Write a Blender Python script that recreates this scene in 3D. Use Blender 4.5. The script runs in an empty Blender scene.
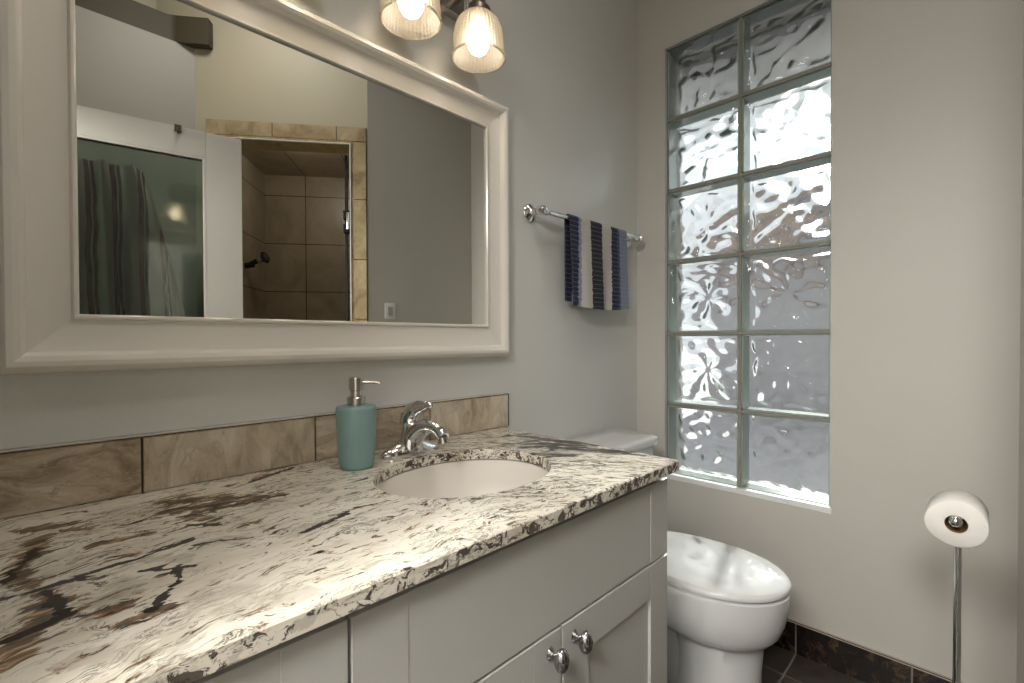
import bpy, bmesh, math, random
import numpy as np
from mathutils import Vector, Matrix

random.seed(7)
S = bpy.context.scene
COL = S.collection
R = math.radians

# ------------------------------------------------------------------ camera
CAM_H = 1.1151
cd = bpy.data.cameras.new('camera')
cam = bpy.data.objects.new('camera', cd)
COL.objects.link(cam)
th, pt, rl = R(44.9432), R(0.7162), R(-0.1836)
fw = Vector((math.cos(th), math.sin(th), 0)); rt = Vector((math.sin(th), -math.cos(th), 0)); up = Vector((0, 0, 1))
f2 = fw * math.cos(pt) - up * math.sin(pt); u2 = up * math.cos(pt) + fw * math.sin(pt)
rr = rt * math.cos(rl) + u2 * math.sin(rl); uu = u2 * math.cos(rl) - rt * math.sin(rl)
m = Matrix((rr, uu, -f2)).transposed().to_4x4()
m.translation = Vector((0, 0, CAM_H))
cam.matrix_world = m
cd.sensor_width = 36.0
cd.lens = 472.2051 / 1024 * 36
cd.shift_y = 3.8311 / 1024
cd.clip_start = 0.01
S.camera = cam

# ------------------------------------------------------------------ exposure, sky, sun, added fill lights
S.view_settings.view_transform = 'Standard'
S.view_settings.look = 'None'
S.view_settings.gamma = 1.0
S.view_settings.use_curve_mapping = False
S.view_settings.exposure = 1.02
cy = S.cycles
cy.use_denoising = True
cy.max_bounces = 14
cy.diffuse_bounces = 6
cy.glossy_bounces = 6
cy.transmission_bounces = 10
cy.transparent_max_bounces = 16
cy.caustics_reflective = False
cy.caustics_refractive = False
cy.sample_clamp_indirect = 6.0
cy.sample_clamp_direct = 30.0

W_SKY = 0.72
SUN_E = 13.0
BULB_E = 11.0
CEIL_E = 3.2  # from here on: strengths of the added fill lamps
DOWN_E = 3.5
HALL_E = 34.0
SHOWER_E = 1.4

wd = bpy.data.worlds.new('sky'); S.world = wd; wd.use_nodes = True
wn = wd.node_tree.nodes; wl = wd.node_tree.links
wn['Background'].inputs[0].default_value = (0.92, 0.95, 1.0, 1)
wn['Background'].inputs[1].default_value = W_SKY

sd = bpy.data.lights.new('sun', 'SUN'); sd.energy = SUN_E; sd.angle = R(3.0); sd.color = (1.0, 0.98, 0.93)
sun = bpy.data.objects.new('sun', sd); COL.objects.link(sun)
sun.rotation_euler = Vector((0.893, 0.203, 0.402)).to_track_quat('Z', 'Y').to_euler()
sun.location = (6, 2, 5)

cl = bpy.data.lights.new('ceiling_fill_light', 'AREA'); cl.shape = 'DISK'; cl.size = 0.34  # added ceiling light, an unseen source that lifts the whole room
cl.energy = CEIL_E; cl.color = (1.0, 0.98, 0.95)
clo = bpy.data.objects.new('ceiling_fill_light', cl); COL.objects.link(clo); clo.location = (0.50, 0.12, 2.93)

dl = bpy.data.lights.new('downlight_fill_light', 'SPOT'); dl.energy = DOWN_E; dl.color = (1.0, 0.97, 0.92)  # added unseen downlight, fills the toilet corner and lower walls
dl.spot_size = R(96); dl.spot_blend = 0.9; dl.shadow_soft_size = 0.15
dlo = bpy.data.objects.new('downlight_fill_light', dl); COL.objects.link(dlo); dlo.location = (1.40, 0.40, 2.97)

def point_light(name, e, loc, r, c=(1.0, 0.96, 0.90)):
    q = bpy.data.lights.new(name, 'POINT'); q.energy = e; q.color = c; q.shadow_soft_size = r
    o = bpy.data.objects.new(name, q); COL.objects.link(o); o.location = loc
point_light('hall_fill_light', HALL_E, (-1.05, 0.36, 2.20), 0.18, (1.0, 0.98, 0.95))  # added unseen hall light, sends fill through the doorway
point_light('hall_fill_light', HALL_E * 1.6, (-1.05, -0.17, 2.18), 0.24, (1.0, 0.98, 0.95))  # second added hall light, lifts the lower mirror wall
point_light('shower_fill_light', SHOWER_E, (1.030, -0.499, 2.195), 0.012)  # added light that brightens the inside of the shower

# ------------------------------------------------------------------ geometry constants
YM = 1.095           # face of the mirror wall
XW = 1.89            # face of the window wall
ZC = 0.836           # counter top
CEIL = 3.0
BP = 0.3029          # glass block pitch
WY0 = 0.3619; WY1 = WY0 + 2 * BP
WZ0 = 0.5316; WZ1 = WZ0 + 6 * BP
YA = -0.071          # alcove wall opposite the toilet
DA = Vector((1.2, YA, 0)); DB = Vector((0.55, -0.56, 0))   # ends of the diagonal shower wall
DU = (DA - DB).normalized(); DN = Vector((-DU.y, DU.x, 0))   # DN faces the room
DL = (DA - DB).length

# ------------------------------------------------------------------ material helpers
class NT:
    def __init__(s, name):
        s.m = bpy.data.materials.new(name); s.m.use_nodes = True
        s.t = s.m.node_tree; s.n = s.t.nodes; s.l = s.t.links
        s.b = s.n['Principled BSDF']; s.out = s.n['Material Output']
    def add(s, typ, **kw):
        n = s.n.new(typ)
        for k, v in kw.items(): setattr(n, k, v)
        return n
    def put(s, sock, v):
        if isinstance(v, bpy.types.NodeSocket): s.l.new(v, sock)
        elif isinstance(v, (tuple, list)) and len(v) == 3 and sock.type == 'RGBA': sock.default_value = (*v, 1)
        else: sock.default_value = v
    def math(s, op, a, b=0.0, c=0.0, clamp=False):
        n = s.add('ShaderNodeMath', operation=op); n.use_clamp = clamp
        s.put(n.inputs[0], a); s.put(n.inputs[1], b); s.put(n.inputs[2], c); return n.outputs[0]
    def vmath(s, op, a, b=(0, 0, 0)):
        n = s.add('ShaderNodeVectorMath', operation=op); s.put(n.inputs[0], a); s.put(n.inputs[1], b)
        return n.outputs[0]
    def scale(s, a, k):
        n = s.add('ShaderNodeVectorMath', operation='SCALE'); s.put(n.inputs[0], a); s.put(n.inputs[3], k); return n.outputs[0]
    def coord(s): return s.add('ShaderNodeNewGeometry').outputs['Position']
    def obj(s): return s.add('ShaderNodeTexCoord').outputs['Object']
    def sep(s, v): n = s.add('ShaderNodeSeparateXYZ'); s.put(n.inputs[0], v); return n.outputs
    def comb(s, x, y, z):
        n = s.add('ShaderNodeCombineXYZ'); s.put(n.inputs[0], x); s.put(n.inputs[1], y); s.put(n.inputs[2], z); return n.outputs[0]
    def noise(s, v, scale, detail=3, rough=0.5, dist=0.0, color=False):
        n = s.add('ShaderNodeTexNoise'); s.put(n.inputs['Vector'], v); n.inputs['Scale'].default_value = scale
        n.inputs['Detail'].default_value = detail; n.inputs['Roughness'].default_value = rough; n.inputs['Distortion'].default_value = dist
        return n.outputs['Color' if color else 'Fac']
    def ramp(s, f, stops, interp='LINEAR'):
        n = s.add('ShaderNodeValToRGB'); s.put(n.inputs[0], f); e = n.color_ramp.elements; n.color_ramp.interpolation = interp
        while len(e) < len(stops): e.new(0.5)
        for q, (p, c) in zip(e, stops):
            q.position = p; q.color = (*c, 1) if len(c) == 3 else c
        return n.outputs[0]
    def step(s, f, a, b):
        n = s.add('ShaderNodeMapRange'); n.interpolation_type = 'SMOOTHSTEP'
        s.put(n.inputs[0], f); n.inputs[1].default_value = a; n.inputs[2].default_value = b
        return n.outputs[0]
    def mix(s, f, a, b):
        n = s.add('ShaderNodeMix', data_type='RGBA'); s.put(n.inputs[0], f); s.put(n.inputs[6], a); s.put(n.inputs[7], b); return n.outputs[2]
    def bump(s, h, strength=0.2, dist=0.01):
        n = s.add('ShaderNodeBump'); n.inputs['Strength'].default_value = strength; n.inputs['Distance'].default_value = dist
        s.put(n.inputs['Height'], h); s.l.new(n.outputs[0], s.b.inputs['Normal']); return n.outputs[0]
    def set(s, **kw):
        names = dict(color='Base Color', rough='Roughness', metal='Metallic', spec='Specular IOR Level', coat='Coat Weight',
                     coat_rough='Coat Roughness', ior='IOR', trans='Transmission Weight', sheen='Sheen Weight')
        for k, v in kw.items(): s.put(s.b.inputs[names[k]], v)
        return s

def simple(name, color, rough=0.5, metal=0.0, var=0.04, scale=8.0, bump=0.0, bscale=200.0, **kw):
    t = NT(name); p = t.obj()
    f = t.noise(p, scale, 3)
    lo = tuple(c * (1 - var) for c in color); hi = tuple(min(1, c * (1 + var)) for c in color)
    t.set(color=t.mix(f, lo, hi), rough=rough, metal=metal, **kw)
    if bump: t.bump(t.noise(p, bscale, 2), bump, 0.002)
    return t.m

M = {}
M['wall'] = simple('wall_paint', (0.55, 0.53, 0.485), 0.45, spec=0.35, bump=0.12, bscale=160, var=0.02)
M['wall_cool'] = simple('mirror_wall_paint', (0.61, 0.61, 0.585), 0.22, spec=0.7, bump=0.12, bscale=160, var=0.02)
M['wall_grey'] = simple('grey_wall_paint', (0.38, 0.36, 0.315), 0.5, var=0.02)
M['cream'] = simple('cream_wall_paint', (0.50, 0.445, 0.33), 0.5, var=0.02)
M['ceiling'] = simple('ceiling_paint', (0.75, 0.73, 0.69), 0.8)
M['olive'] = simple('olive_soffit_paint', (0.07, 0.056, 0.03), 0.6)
M['frame'] = simple('white_lacquer', (0.70, 0.67, 0.62), 0.16, var=0.01)
M['cab'] = simple('cabinet_paint', (0.50, 0.50, 0.475), 0.32, var=0.015)
M['dark'] = simple('dark_recess', (0.02, 0.02, 0.02), 0.8)
M['chrome'] = simple('chrome', (0.74, 0.74, 0.75), 0.06, 1.0, var=0.01)
M['knob'] = simple('dark_chrome', (0.45, 0.45, 0.46), 0.07, 1.0, var=0.01)
M['nickel'] = simple('brushed_nickel', (0.52, 0.49, 0.45), 0.26, 1.0, var=0.08, scale=60)
M['bronze'] = simple('dark_nickel', (0.23, 0.19, 0.15), 0.3, 1.0)
M['porcelain'] = simple('porcelain', (0.68, 0.68, 0.685), 0.035, var=0.01)
M['sinkwhite'] = simple('sink_porcelain', (0.72, 0.68, 0.62), 0.22, var=0.01)
M['teal'] = simple('teal_glaze', (0.20, 0.32, 0.315), 0.38, var=0.05, scale=20)
M['paper'] = simple('tissue_paper', (0.80, 0.77, 0.73), 0.9, bump=0.25, bscale=300, var=0.02)
M['card'] = simple('cardboard', (0.27, 0.15, 0.07), 0.85)
M['plastic'] = simple('white_plastic', (0.80, 0.79, 0.76), 0.35)
M['grout_w'] = simple('caulk', (0.80, 0.81, 0.80), 0.5)
M['mortar'] = simple('mortar', (0.26, 0.245, 0.215), 0.8, var=0.15, scale=40)
M['black'] = simple('black_metal', (0.02, 0.02, 0.02), 0.25)
M['doorwhite'] = simple('door_paint', (0.47, 0.45, 0.415), 0.35, var=0.01)
M['hookm'] = simple('brown_metal', (0.12, 0.10, 0.07), 0.4, 0.8)

def mirror_mat():
    t = NT('mirror_silver'); t.set(color=(0.86, 0.87, 0.84), rough=0.0, metal=1.0); return t.m
M['mirror'] = mirror_mat()

def travertine(name, dark, mid, light, stretch=(1, 1, 1)):
    t = NT(name); p = t.obj()
    q = t.vmath('MULTIPLY', p, stretch)
    w = t.vmath('ADD', q, t.scale(t.noise(q, 6, 3, color=True), 0.22))
    f = t.noise(w, 9, 8, 0.62, 0.6)
    c = t.ramp(f, [(0.28, dark), (0.48, mid), (0.70, light)])
    vein = t.noise(w, 22, 5, 0.6, 1.5)
    pits = t.step(t.noise(p, 160, 2), 0.62, 0.72)
    c = t.mix(t.math('MULTIPLY', t.step(vein, 0.55, 0.70), 0.5), c, dark)
    c = t.mix(t.math('MULTIPLY', pits, 0.35), c, light)
    t.set(color=c, rough=0.42)
    t.bump(f, 0.1, 0.003)
    return t.m
M['trav'] = travertine('travertine_tile', (0.16, 0.105, 0.06), (0.42, 0.335, 0.235), (0.66, 0.59, 0.475), (1, 1, 2.4))
M['trav2'] = travertine('pale_travertine_tile', (0.24, 0.19, 0.125), (0.48, 0.405, 0.30), (0.66, 0.60, 0.49), (2.0, 1, 0.7))
M['travgold'] = travertine('golden_travertine_tile', (0.24, 0.165, 0.075), (0.42, 0.32, 0.18), (0.54, 0.44, 0.28))
M['grout_d'] = simple('brown_grout', (0.07, 0.045, 0.03), 0.9)

def tile_mat(name, base, dark, grout, px, py, ox, oy, gw, axes='xy', rough=0.35):
    """square tiles, joints of width gw, pitch px/py, offsets ox/oy along two world axes"""
    t = NT(name); p = t.coord(); s = t.sep(p)
    ia, ib = ['xyz'.index(c) for c in axes]
    def joint(v, pitch, off):
        a = t.math('SUBTRACT', v, off); a = t.math('DIVIDE', a, pitch)
        fr = t.math('FRACT', a); d = t.math('ABSOLUTE', t.math('SUBTRACT', fr, 0.5))
        return t.math('GREATER_THAN', d, 0.5 - gw / pitch / 2), t.math('FLOOR', a)
    g1, c1 = joint(s[ia], px, ox); g2, c2 = joint(s[ib], py, oy)
    g = t.math('MAXIMUM', g1, g2)
    cell = t.comb(c1, c2, 0.0)
    wv = t.add('ShaderNodeTexWhiteNoise'); t.put(wv.inputs[0], cell)
    w = t.vmath('ADD', p, t.scale(wv.outputs['Color'], 3.0))
    f = t.noise(w, 7, 7, 0.65, 1.2)
    c = t.ramp(f, [(0.35, dark), (0.62, base)])
    c = t.mix(g, c, grout)
    t.set(color=c, rough=t.mix(g, (rough,) * 3, (0.9,) * 3))
    t.bump(t.math('MULTIPLY', g, -1.0), 0.5, 0.002)
    return t.m
M['floor'] = tile_mat('floor_tile', (0.062, 0.050, 0.040), (0.026, 0.021, 0.017), (0.17, 0.150, 0.13), 0.315, 0.315, 1.733, 0.461, 0.006)
def base_tile():
    t = NT('dark_marble_tile'); p = t.coord()
    w = t.vmath('ADD', t.vmath('MULTIPLY', p, (1, 1, 0.6)), t.scale(t.noise(p, 9, 3, color=True), 0.16))
    f = t.noise(w, 13, 7, 0.65, 1.6)
    c = t.ramp(f, [(0.40, (0.008, 0.006, 0.005)), (0.54, (0.022, 0.014, 0.010)), (0.63, (0.085, 0.050, 0.028)), (0.74, (0.03, 0.018, 0.012))])
    t.set(color=c, rough=0.2); return t.m
M['basetile'] = base_tile()

def shower_tile():
    t = NT('shower_tile'); p = t.obj(); s = t.sep(p)
    def joint(v, pitch, off, gw):
        a = t.math('DIVIDE', t.math('SUBTRACT', v, off), pitch)
        d = t.math('ABSOLUTE', t.math('SUBTRACT', t.math('FRACT', a), 0.5))
        return t.math('GREATER_THAN', d, 0.5 - gw / pitch / 2)
    run = t.math('ADD', t.math('MULTIPLY', s[0], DU.x), t.math('MULTIPLY', s[1], DU.y))
    g = t.math('MAXIMUM', joint(s[2], 0.33, 0.13, 0.006), joint(run, 0.33, 0.02, 0.006))
    f = t.noise(p, 5, 6, 0.6, 0.8)
    c = t.ramp(f, [(0.3, (0.27, 0.22, 0.155)), (0.7, (0.42, 0.345, 0.25))])
    t.set(color=t.mix(g, c, (0.06, 0.045, 0.03)), rough=0.35); return t.m
M['shower'] = shower_tile()

# granite: cream ground, streaks that follow a bending grain, and the large veins of this slab
seg_group = None
def vein_group():
    g = bpy.data.node_groups.new('vein_segment', 'ShaderNodeTree')
    for nm, ty in (('P', 'NodeSocketVector'), ('A', 'NodeSocketVector'), ('B', 'NodeSocketVector'), ('W', 'NodeSocketFloat')):
        g.interface.new_socket(nm, in_out='INPUT', socket_type=ty)
    g.interface.new_socket('Mask', in_out='OUTPUT', socket_type='NodeSocketFloat')
    n, l = g.nodes, g.links
    gi = n.new('NodeGroupInput'); go = n.new('NodeGroupOutput')
    def vm(op, a, b):
        q = n.new('ShaderNodeVectorMath'); q.operation = op; l.new(a, q.inputs[0]); l.new(b, q.inputs[1]); return q
    pa = vm('SUBTRACT', gi.outputs[0], gi.outputs[1]).outputs[0]
    ba = vm('SUBTRACT', gi.outputs[2], gi.outputs[1]).outputs[0]
    d1 = vm('DOT_PRODUCT', pa, ba).outputs[1]; d2 = vm('DOT_PRODUCT', ba, ba).outputs[1]
    h = n.new('ShaderNodeMath'); h.operation = 'DIVIDE'; h.use_clamp = True; l.new(d1, h.inputs[0]); l.new(d2, h.inputs[1])
    sc = n.new('ShaderNodeVectorMath'); sc.operation = 'SCALE'; l.new(ba, sc.inputs[0]); l.new(h.outputs[0], sc.inputs[3])
    df = vm('SUBTRACT', pa, sc.outputs[0]).outputs[0]
    ln = n.new('ShaderNodeVectorMath'); ln.operation = 'LENGTH'; l.new(df, ln.inputs[0])
    dv = n.new('ShaderNodeMath'); dv.operation = 'DIVIDE'; l.new(ln.outputs[1], dv.inputs[0]); l.new(gi.outputs[3], dv.inputs[1])
    sb = n.new('ShaderNodeMath'); sb.operation = 'SUBTRACT'; sb.use_clamp = True; sb.inputs[0].default_value = 1.0; l.new(dv.outputs[0], sb.inputs[1])
    l.new(sb.outputs[0], go.inputs[0]); return g

VEINS_DARK = [  # x0,y0,x1,y1,width
    (-0.05, 0.745, 0.03, 0.757, 0.010), (0.03, 0.757, 0.089, 0.765, 0.010), (0.089, 0.765, 0.150, 0.782, 0.006),
    (0.153, 1.000, 0.235, 0.955, 0.007), (0.16, 0.985, 0.25, 0.93, 0.008), (0.14, 0.955, 0.24, 0.91, 0.007), (0.17, 0.93, 0.285, 0.905, 0.009),
    (0.20, 0.90, 0.31, 0.885, 0.007), (0.15, 0.90, 0.20, 0.88, 0.008), 
    (0.155, 0.85, 0.19, 0.82, 0.010), (0.291, 1.02, 0.387, 1.070, 0.012), (0.26, 1.00, 0.32, 1.035, 0.008),
    (0.27, 0.70, 0.345, 0.722, 0.014), 
    (0.119, 0.707, 0.110, 0.66, 0.007), (0.110, 0.66, 0.076, 0.606, 0.008), (0.084, 0.724, 0.130, 0.690, 0.008),
    (0.15, 0.76, 0.21, 0.73, 0.006),
    (-0.005, 0.90, -0.03, 0.80, 0.010), (0.0, 0.74, 0.01, 0.67, 0.012), (-0.025, 0.64, 0.02, 0.66, 0.009),
    (0.985, 0.93, 1.03, 0.72, 0.036), (0.93, 0.78, 1.03, 0.62, 0.036), (0.88, 0.84, 0.98, 0.78, 0.026), (0.97, 0.72, 1.02, 0.58, 0.022),
    (0.88, 0.90, 1.0, 0.86, 0.020), (0.83, 0.80, 0.90, 0.70, 0.018), (0.95, 0.84, 1.0, 0.74, 0.03), (0.93, 0.98, 1.03, 0.95, 0.012), (0.85, 0.73, 0.93, 0.69, 0.016),
]
VEINS_BROWN = [
    (0.155, 1.0, 0.25, 0.93, 0.046), (0.15, 0.94, 0.28, 0.905, 0.046), (0.17, 0.89, 0.19, 0.85, 0.026),
    (0.0, 0.94, -0.02, 0.82, 0.022), (-0.02, 0.82, 0.005, 0.70, 0.020), (0.0, 0.70, -0.02, 0.60, 0.024), (0.0, 0.655, 0.07, 0.64, 0.018),
    (0.05, 0.86, 0.11, 0.85, 0.014), (-0.02, 1.0, 0.03, 0.99, 0.02), (0.03, 0.96, 0.05, 0.93, 0.014), (0.30, 1.03, 0.37, 1.06, 0.02),
    (0.05, 0.60, 0.09, 0.60, 0.012), (0.92, 0.86, 1.0, 0.80, 0.02), (0.98, 0.70, 1.03, 0.62, 0.018), (0.06, 0.79, 0.09, 0.785, 0.012),
]
VEINS_GREY = [
    (0.065, 0.69, 0.04, 0.64, 0.03), (0.09, 0.55, 0.08, 0.51, 0.03), (0.12, 0.60, 0.16, 0.58, 0.03), (0.25, 0.71, 0.30, 0.71, 0.03),
    (0.02, 0.56, 0.06, 0.53, 0.025), (0.14, 0.55, 0.20, 0.53, 0.03), (0.10, 0.75, 0.13, 0.72, 0.02), (0.16, 0.94, 0.19, 0.91, 0.04),
]
def granite():
    t = NT('granite'); p = t.coord(); s = t.sep(p)
    x, y, z = s[0], s[1], s[2]
    x2 = t.math('MULTIPLY', x, x); x5 = t.math('MULTIPLY', t.math('MULTIPLY', x2, x2), x)
    bend = t.math('SUBTRACT', t.math('SUBTRACT', t.math('MULTIPLY', x, 0.15), t.math('MULTIPLY', x2, 0.22)), t.math('MULTIPLY', x5, 0.36))
    c = t.math('SUBTRACT', y, bend)
    along = t.math('SUBTRACT', t.math('MULTIPLY', x, 0.9), t.math('MULTIPLY', y, 0.45))
    warp = t.noise(p, 7, 4, 0.6, color=True); wv = t.sep(warp)
    c2 = t.math('ADD', c, t.math('MULTIPLY', wv[0], 0.10)); a2 = t.math('ADD', along, t.math('MULTIPLY', wv[1], 0.10))
    grain = t.comb(t.math('MULTIPLY', a2, 1.0), t.math('MULTIPLY', c2, 3.1), t.math('MULTIPLY', z, 3.0))
    # ground
    base = t.ramp(t.noise(grain, 7, 6, 0.6), [(0.3, (0.58, 0.52, 0.43)), (0.5, (0.70, 0.65, 0.56)), (0.72, (0.77, 0.73, 0.65))])
    # taupe patches
    patch = t.step(t.noise(grain, 16, 5, 0.6, 0.4), 0.58, 0.66)
    col = t.mix(t.math('MULTIPLY', patch, 0.55), base, (0.36, 0.31, 0.25))
    # thin ridged streaks
    n1 = t.noise(grain, 12, 6, 0.68, 0.9)
    ridge = t.math('ABSOLUTE', t.math('SUBTRACT', n1, 0.5))
    gate = t.step(t.noise(p, 9, 3), 0.42, 0.56)
    right = t.step(x, 0.15, 0.95)
    gate = t.math('MAXIMUM', gate, t.math('MULTIPLY', right, 0.65))
    thin = t.math('SUBTRACT', 1.0, t.step(ridge, 0.004, 0.021))
    thin = t.math('MULTIPLY', thin, gate)
    col = t.mix(t.math('MULTIPLY', thin, 0.82), col, (0.065, 0.048, 0.034))
    # short dark flecks, denser to the right
    fl = t.noise(grain, 30, 5, 0.66, 1.2)
    thr = t.math('SUBTRACT', 0.645, t.math('MULTIPLY', right, 0.10))
    fle = t.math('MULTIPLY', t.math('SUBTRACT', fl, thr), 30.0, clamp=True)
    col = t.mix(t.math('MULTIPLY', fle, 0.85), col, (0.055, 0.042, 0.034))
    # broken black network, strongest at the window end
    n2 = t.noise(grain, 6, 6, 0.7, 1.0)
    net = t.math('SUBTRACT', 1.0, t.step(t.math('ABSOLUTE', t.math('SUBTRACT', n2, 0.52)), 0.006, 0.026))
    gate2 = t.math('MULTIPLY', t.step(t.noise(p, 11, 3), 0.46, 0.56), t.math('ADD', t.math('MULTIPLY', right, 0.7), 0.3))
    col = t.mix(t.math('MULTIPLY', net, gate2), col, (0.025, 0.018, 0.014))
    # the slab's large veins, with a ragged outline
    pp = t.vmath('ADD', p, t.scale(t.vmath('SUBTRACT', t.noise(grain, 9, 4, 0.6, color=True), (0.5, 0.5, 0.5)), 0.035))
    pp = t.vmath('MULTIPLY', pp, (1, 1, 0))
    g = vein_group()
    rag = t.noise(grain, 26, 5, 0.65)
    def veins(lst):
        acc = None
        for x0, y0, x1, y1, w in lst:
            n = t.add('ShaderNodeGroup'); n.node_tree = g
            t.put(n.inputs[0], pp); n.inputs[1].default_value = (x0, y0, 0); n.inputs[2].default_value = (x1, y1, 0); n.inputs[3].default_value = w
            acc = n.outputs[0] if acc is None else t.math('MAXIMUM', acc, n.outputs[0])
        return acc
    top = t.step(z, ZC - 0.004, ZC - 0.001)
    def rough_mask(v, k, lo, hi):
        return t.math('MULTIPLY', t.step(t.math('ADD', v, t.math('MULTIPLY', t.math('SUBTRACT', rag, 0.5), k)), lo, hi), top)
    bcol = t.ramp(t.noise(grain, 34, 4, 0.6), [(0.38, (0.022, 0.012, 0.008)), (0.49, (0.10, 0.048, 0.02)), (0.59, (0.27, 0.155, 0.07)), (0.67, (0.50, 0.38, 0.26))])
    col = t.mix(t.math('MULTIPLY', rough_mask(veins(VEINS_GREY), 2.6, 0.30, 0.50), 0.42), col, (0.33, 0.29, 0.23))
    col = t.mix(t.math('MULTIPLY', rough_mask(veins(VEINS_BROWN), 4.0, 0.30, 0.50), 0.88), col, bcol)
    col = t.mix(t.math('MULTIPLY', rough_mask(veins(VEINS_DARK), 3.2, 0.42, 0.60), 0.95), col, (0.012, 0.008, 0.006))
    # sawn edge: rounder flecks
    e = t.noise(t.vmath('ADD', t.vmath('MULTIPLY', p, (1, 1, 1.0)), t.scale(warp, 0.05)), 46, 4, 0.6, 1.0)
    em = t.math('MULTIPLY', t.step(t.math('ADD', e, t.math('MULTIPLY', right, 0.06)), 0.555, 0.60), t.math('SUBTRACT', 1.0, top))
    col = t.mix(t.math('MULTIPLY', em, 0.9), col, (0.045, 0.033, 0.026))
    t.set(color=col, rough=0.14, spec=0.32)
    return t.m
M['granite'] = granite()

def towel_mat():
    t = NT('striped_terry'); p = t.obj(); s = t.sep(p)
    wob = t.math('MULTIPLY', t.math('SUBTRACT', t.noise(p, 110, 2), 0.5), 0.020)
    f = t.math('DIVIDE', t.math('ADD', s[0], wob), 0.361)
    nv = (0.018, 0.022, 0.055); wh = (0.50, 0.47, 0.43); bk = (0.018, 0.018, 0.026); bl = (0.20, 0.23, 0.30); nb = (0.05, 0.065, 0.13)
    c = t.ramp(f, [(0.0, nv), (0.13, bl), (0.17, wh), (0.33, bk), (0.53, wh), (0.71, nv), (0.82, nb), (0.86, bl)], 'CONSTANT')
    rib = t.math('ABSOLUTE', t.math('SUBTRACT', t.math('FRACT', t.math('DIVIDE', s[2], 0.0165)), 0.5))
    line = t.step(rib, 0.41, 0.49)
    c = t.mix(t.math('MULTIPLY', line, 0.30), c, (0.45, 0.44, 0.44))
    t.set(color=c, rough=0.95)
    h = t.math('ADD', t.math('MULTIPLY', rib, -0.6), t.math('MULTIPLY', t.noise(p, 500, 2), 0.6))
    t.bump(h, 0.6, 0.004)
    return t.m
M['towel'] = towel_mat()
def robe_mat():
    t = NT('striped_cotton'); p = t.obj(); s = t.sep(p)
    u = t.math('ADD', s[0], t.math('MULTIPLY', t.noise(p, 3, 2), 0.05))
    fr = t.math('FRACT', t.math('DIVIDE', u, 0.085))
    c = t.ramp(fr, [(0.0, (0.80, 0.74, 0.70)), (0.35, (0.26, 0.02, 0.05)), (0.55, (0.80, 0.74, 0.70)), (0.62, (0.20, 0.03, 0.05)), (0.74, (0.82, 0.77, 0.72))], 'CONSTANT')
    t.set(color=c, rough=0.95); return t.m
M['robe'] = robe_mat()

def block_glass(name, k_clear, k_haze, ior):
    """pressed glass: a clear share, a refracting share and a hazy refracting share that catches the sun"""
    t = NT(name); t.n.remove(t.b)
    tr = t.add('ShaderNodeBsdfTransparent'); tr.inputs[0].default_value = (0.90, 0.93, 0.92, 1)
    rf = t.add('ShaderNodeBsdfRefraction'); rf.inputs['Color'].default_value = (0.95, 0.98, 0.97, 1); rf.inputs['Roughness'].default_value = 0.03; rf.inputs['IOR'].default_value = ior
    rh = t.add('ShaderNodeBsdfRefraction'); rh.inputs['Color'].default_value = (0.95, 0.98, 0.97, 1); rh.inputs['Roughness'].default_value = 0.33; rh.inputs['IOR'].default_value = ior
    gl = t.add('ShaderNodeBsdfGlossy'); gl.inputs['Roughness'].default_value = 0.04
    m0 = t.add('ShaderNodeMixShader'); m0.inputs[0].default_value = k_haze; t.l.new(rf.outputs[0], m0.inputs[1]); t.l.new(rh.outputs[0], m0.inputs[2])
    m1 = t.add('ShaderNodeMixShader'); m1.inputs[0].default_value = 1 - k_clear
    t.l.new(tr.outputs[0], m1.inputs[1]); t.l.new(m0.outputs[0], m1.inputs[2])
    fr = t.add('ShaderNodeFresnel'); fr.inputs[0].default_value = 1.4
    m2 = t.add('ShaderNodeMixShader'); t.l.new(fr.outputs[0], m2.inputs[0]); t.l.new(m1.outputs[0], m2.inputs[1]); t.l.new(gl.outputs[0], m2.inputs[2])
    t.l.new(m2.outputs[0], t.out.inputs[0]); return t.m
M['block_front'] = block_glass('block_glass_face', 0.8, 0.0, 1.15)
M['block'] = block_glass('block_glass', 0.35, 0.25, 1.30)
def block_rim():
    t = NT('green_glass_edge'); t.set(color=(0.58, 0.67, 0.61), rough=0.12, coat=0.6); return t.m
M['rim'] = block_rim()
def door_glass():
    t = NT('frosted_green_glass'); t.n.remove(t.b)
    p = t.obj()
    bp = t.add('ShaderNodeBump'); bp.inputs['Strength'].default_value = 0.15; bp.inputs['Distance'].default_value = 0.002
    t.put(bp.inputs['Height'], t.noise(p, 60, 2))
    rf = t.add('ShaderNodeBsdfRefraction'); rf.inputs['Color'].default_value = (0.74, 0.82, 0.76, 1); rf.inputs['Roughness'].default_value = 0.08; rf.inputs['IOR'].default_value = 1.05
    tr = t.add('ShaderNodeBsdfTransparent'); tr.inputs[0].default_value = (0.58, 0.68, 0.61, 1)
    gl = t.add('ShaderNodeBsdfGlossy'); gl.inputs['Roughness'].default_value = 0.05
    m1 = t.add('ShaderNodeMixShader'); m1.inputs[0].default_value = 0.7; t.l.new(tr.outputs[0], m1.inputs[1]); t.l.new(rf.outputs[0], m1.inputs[2])
    m2 = t.add('ShaderNodeMixShader'); m2.inputs[0].default_value = 0.10; t.l.new(m1.outputs[0], m2.inputs[1]); t.l.new(gl.outputs[0], m2.inputs[2])
    t.l.new(bp.outputs[0], rf.inputs['Normal'])
    t.l.new(m2.outputs[0], t.out.inputs[0]); return t.m
M['doorglass'] = door_glass()
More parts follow.
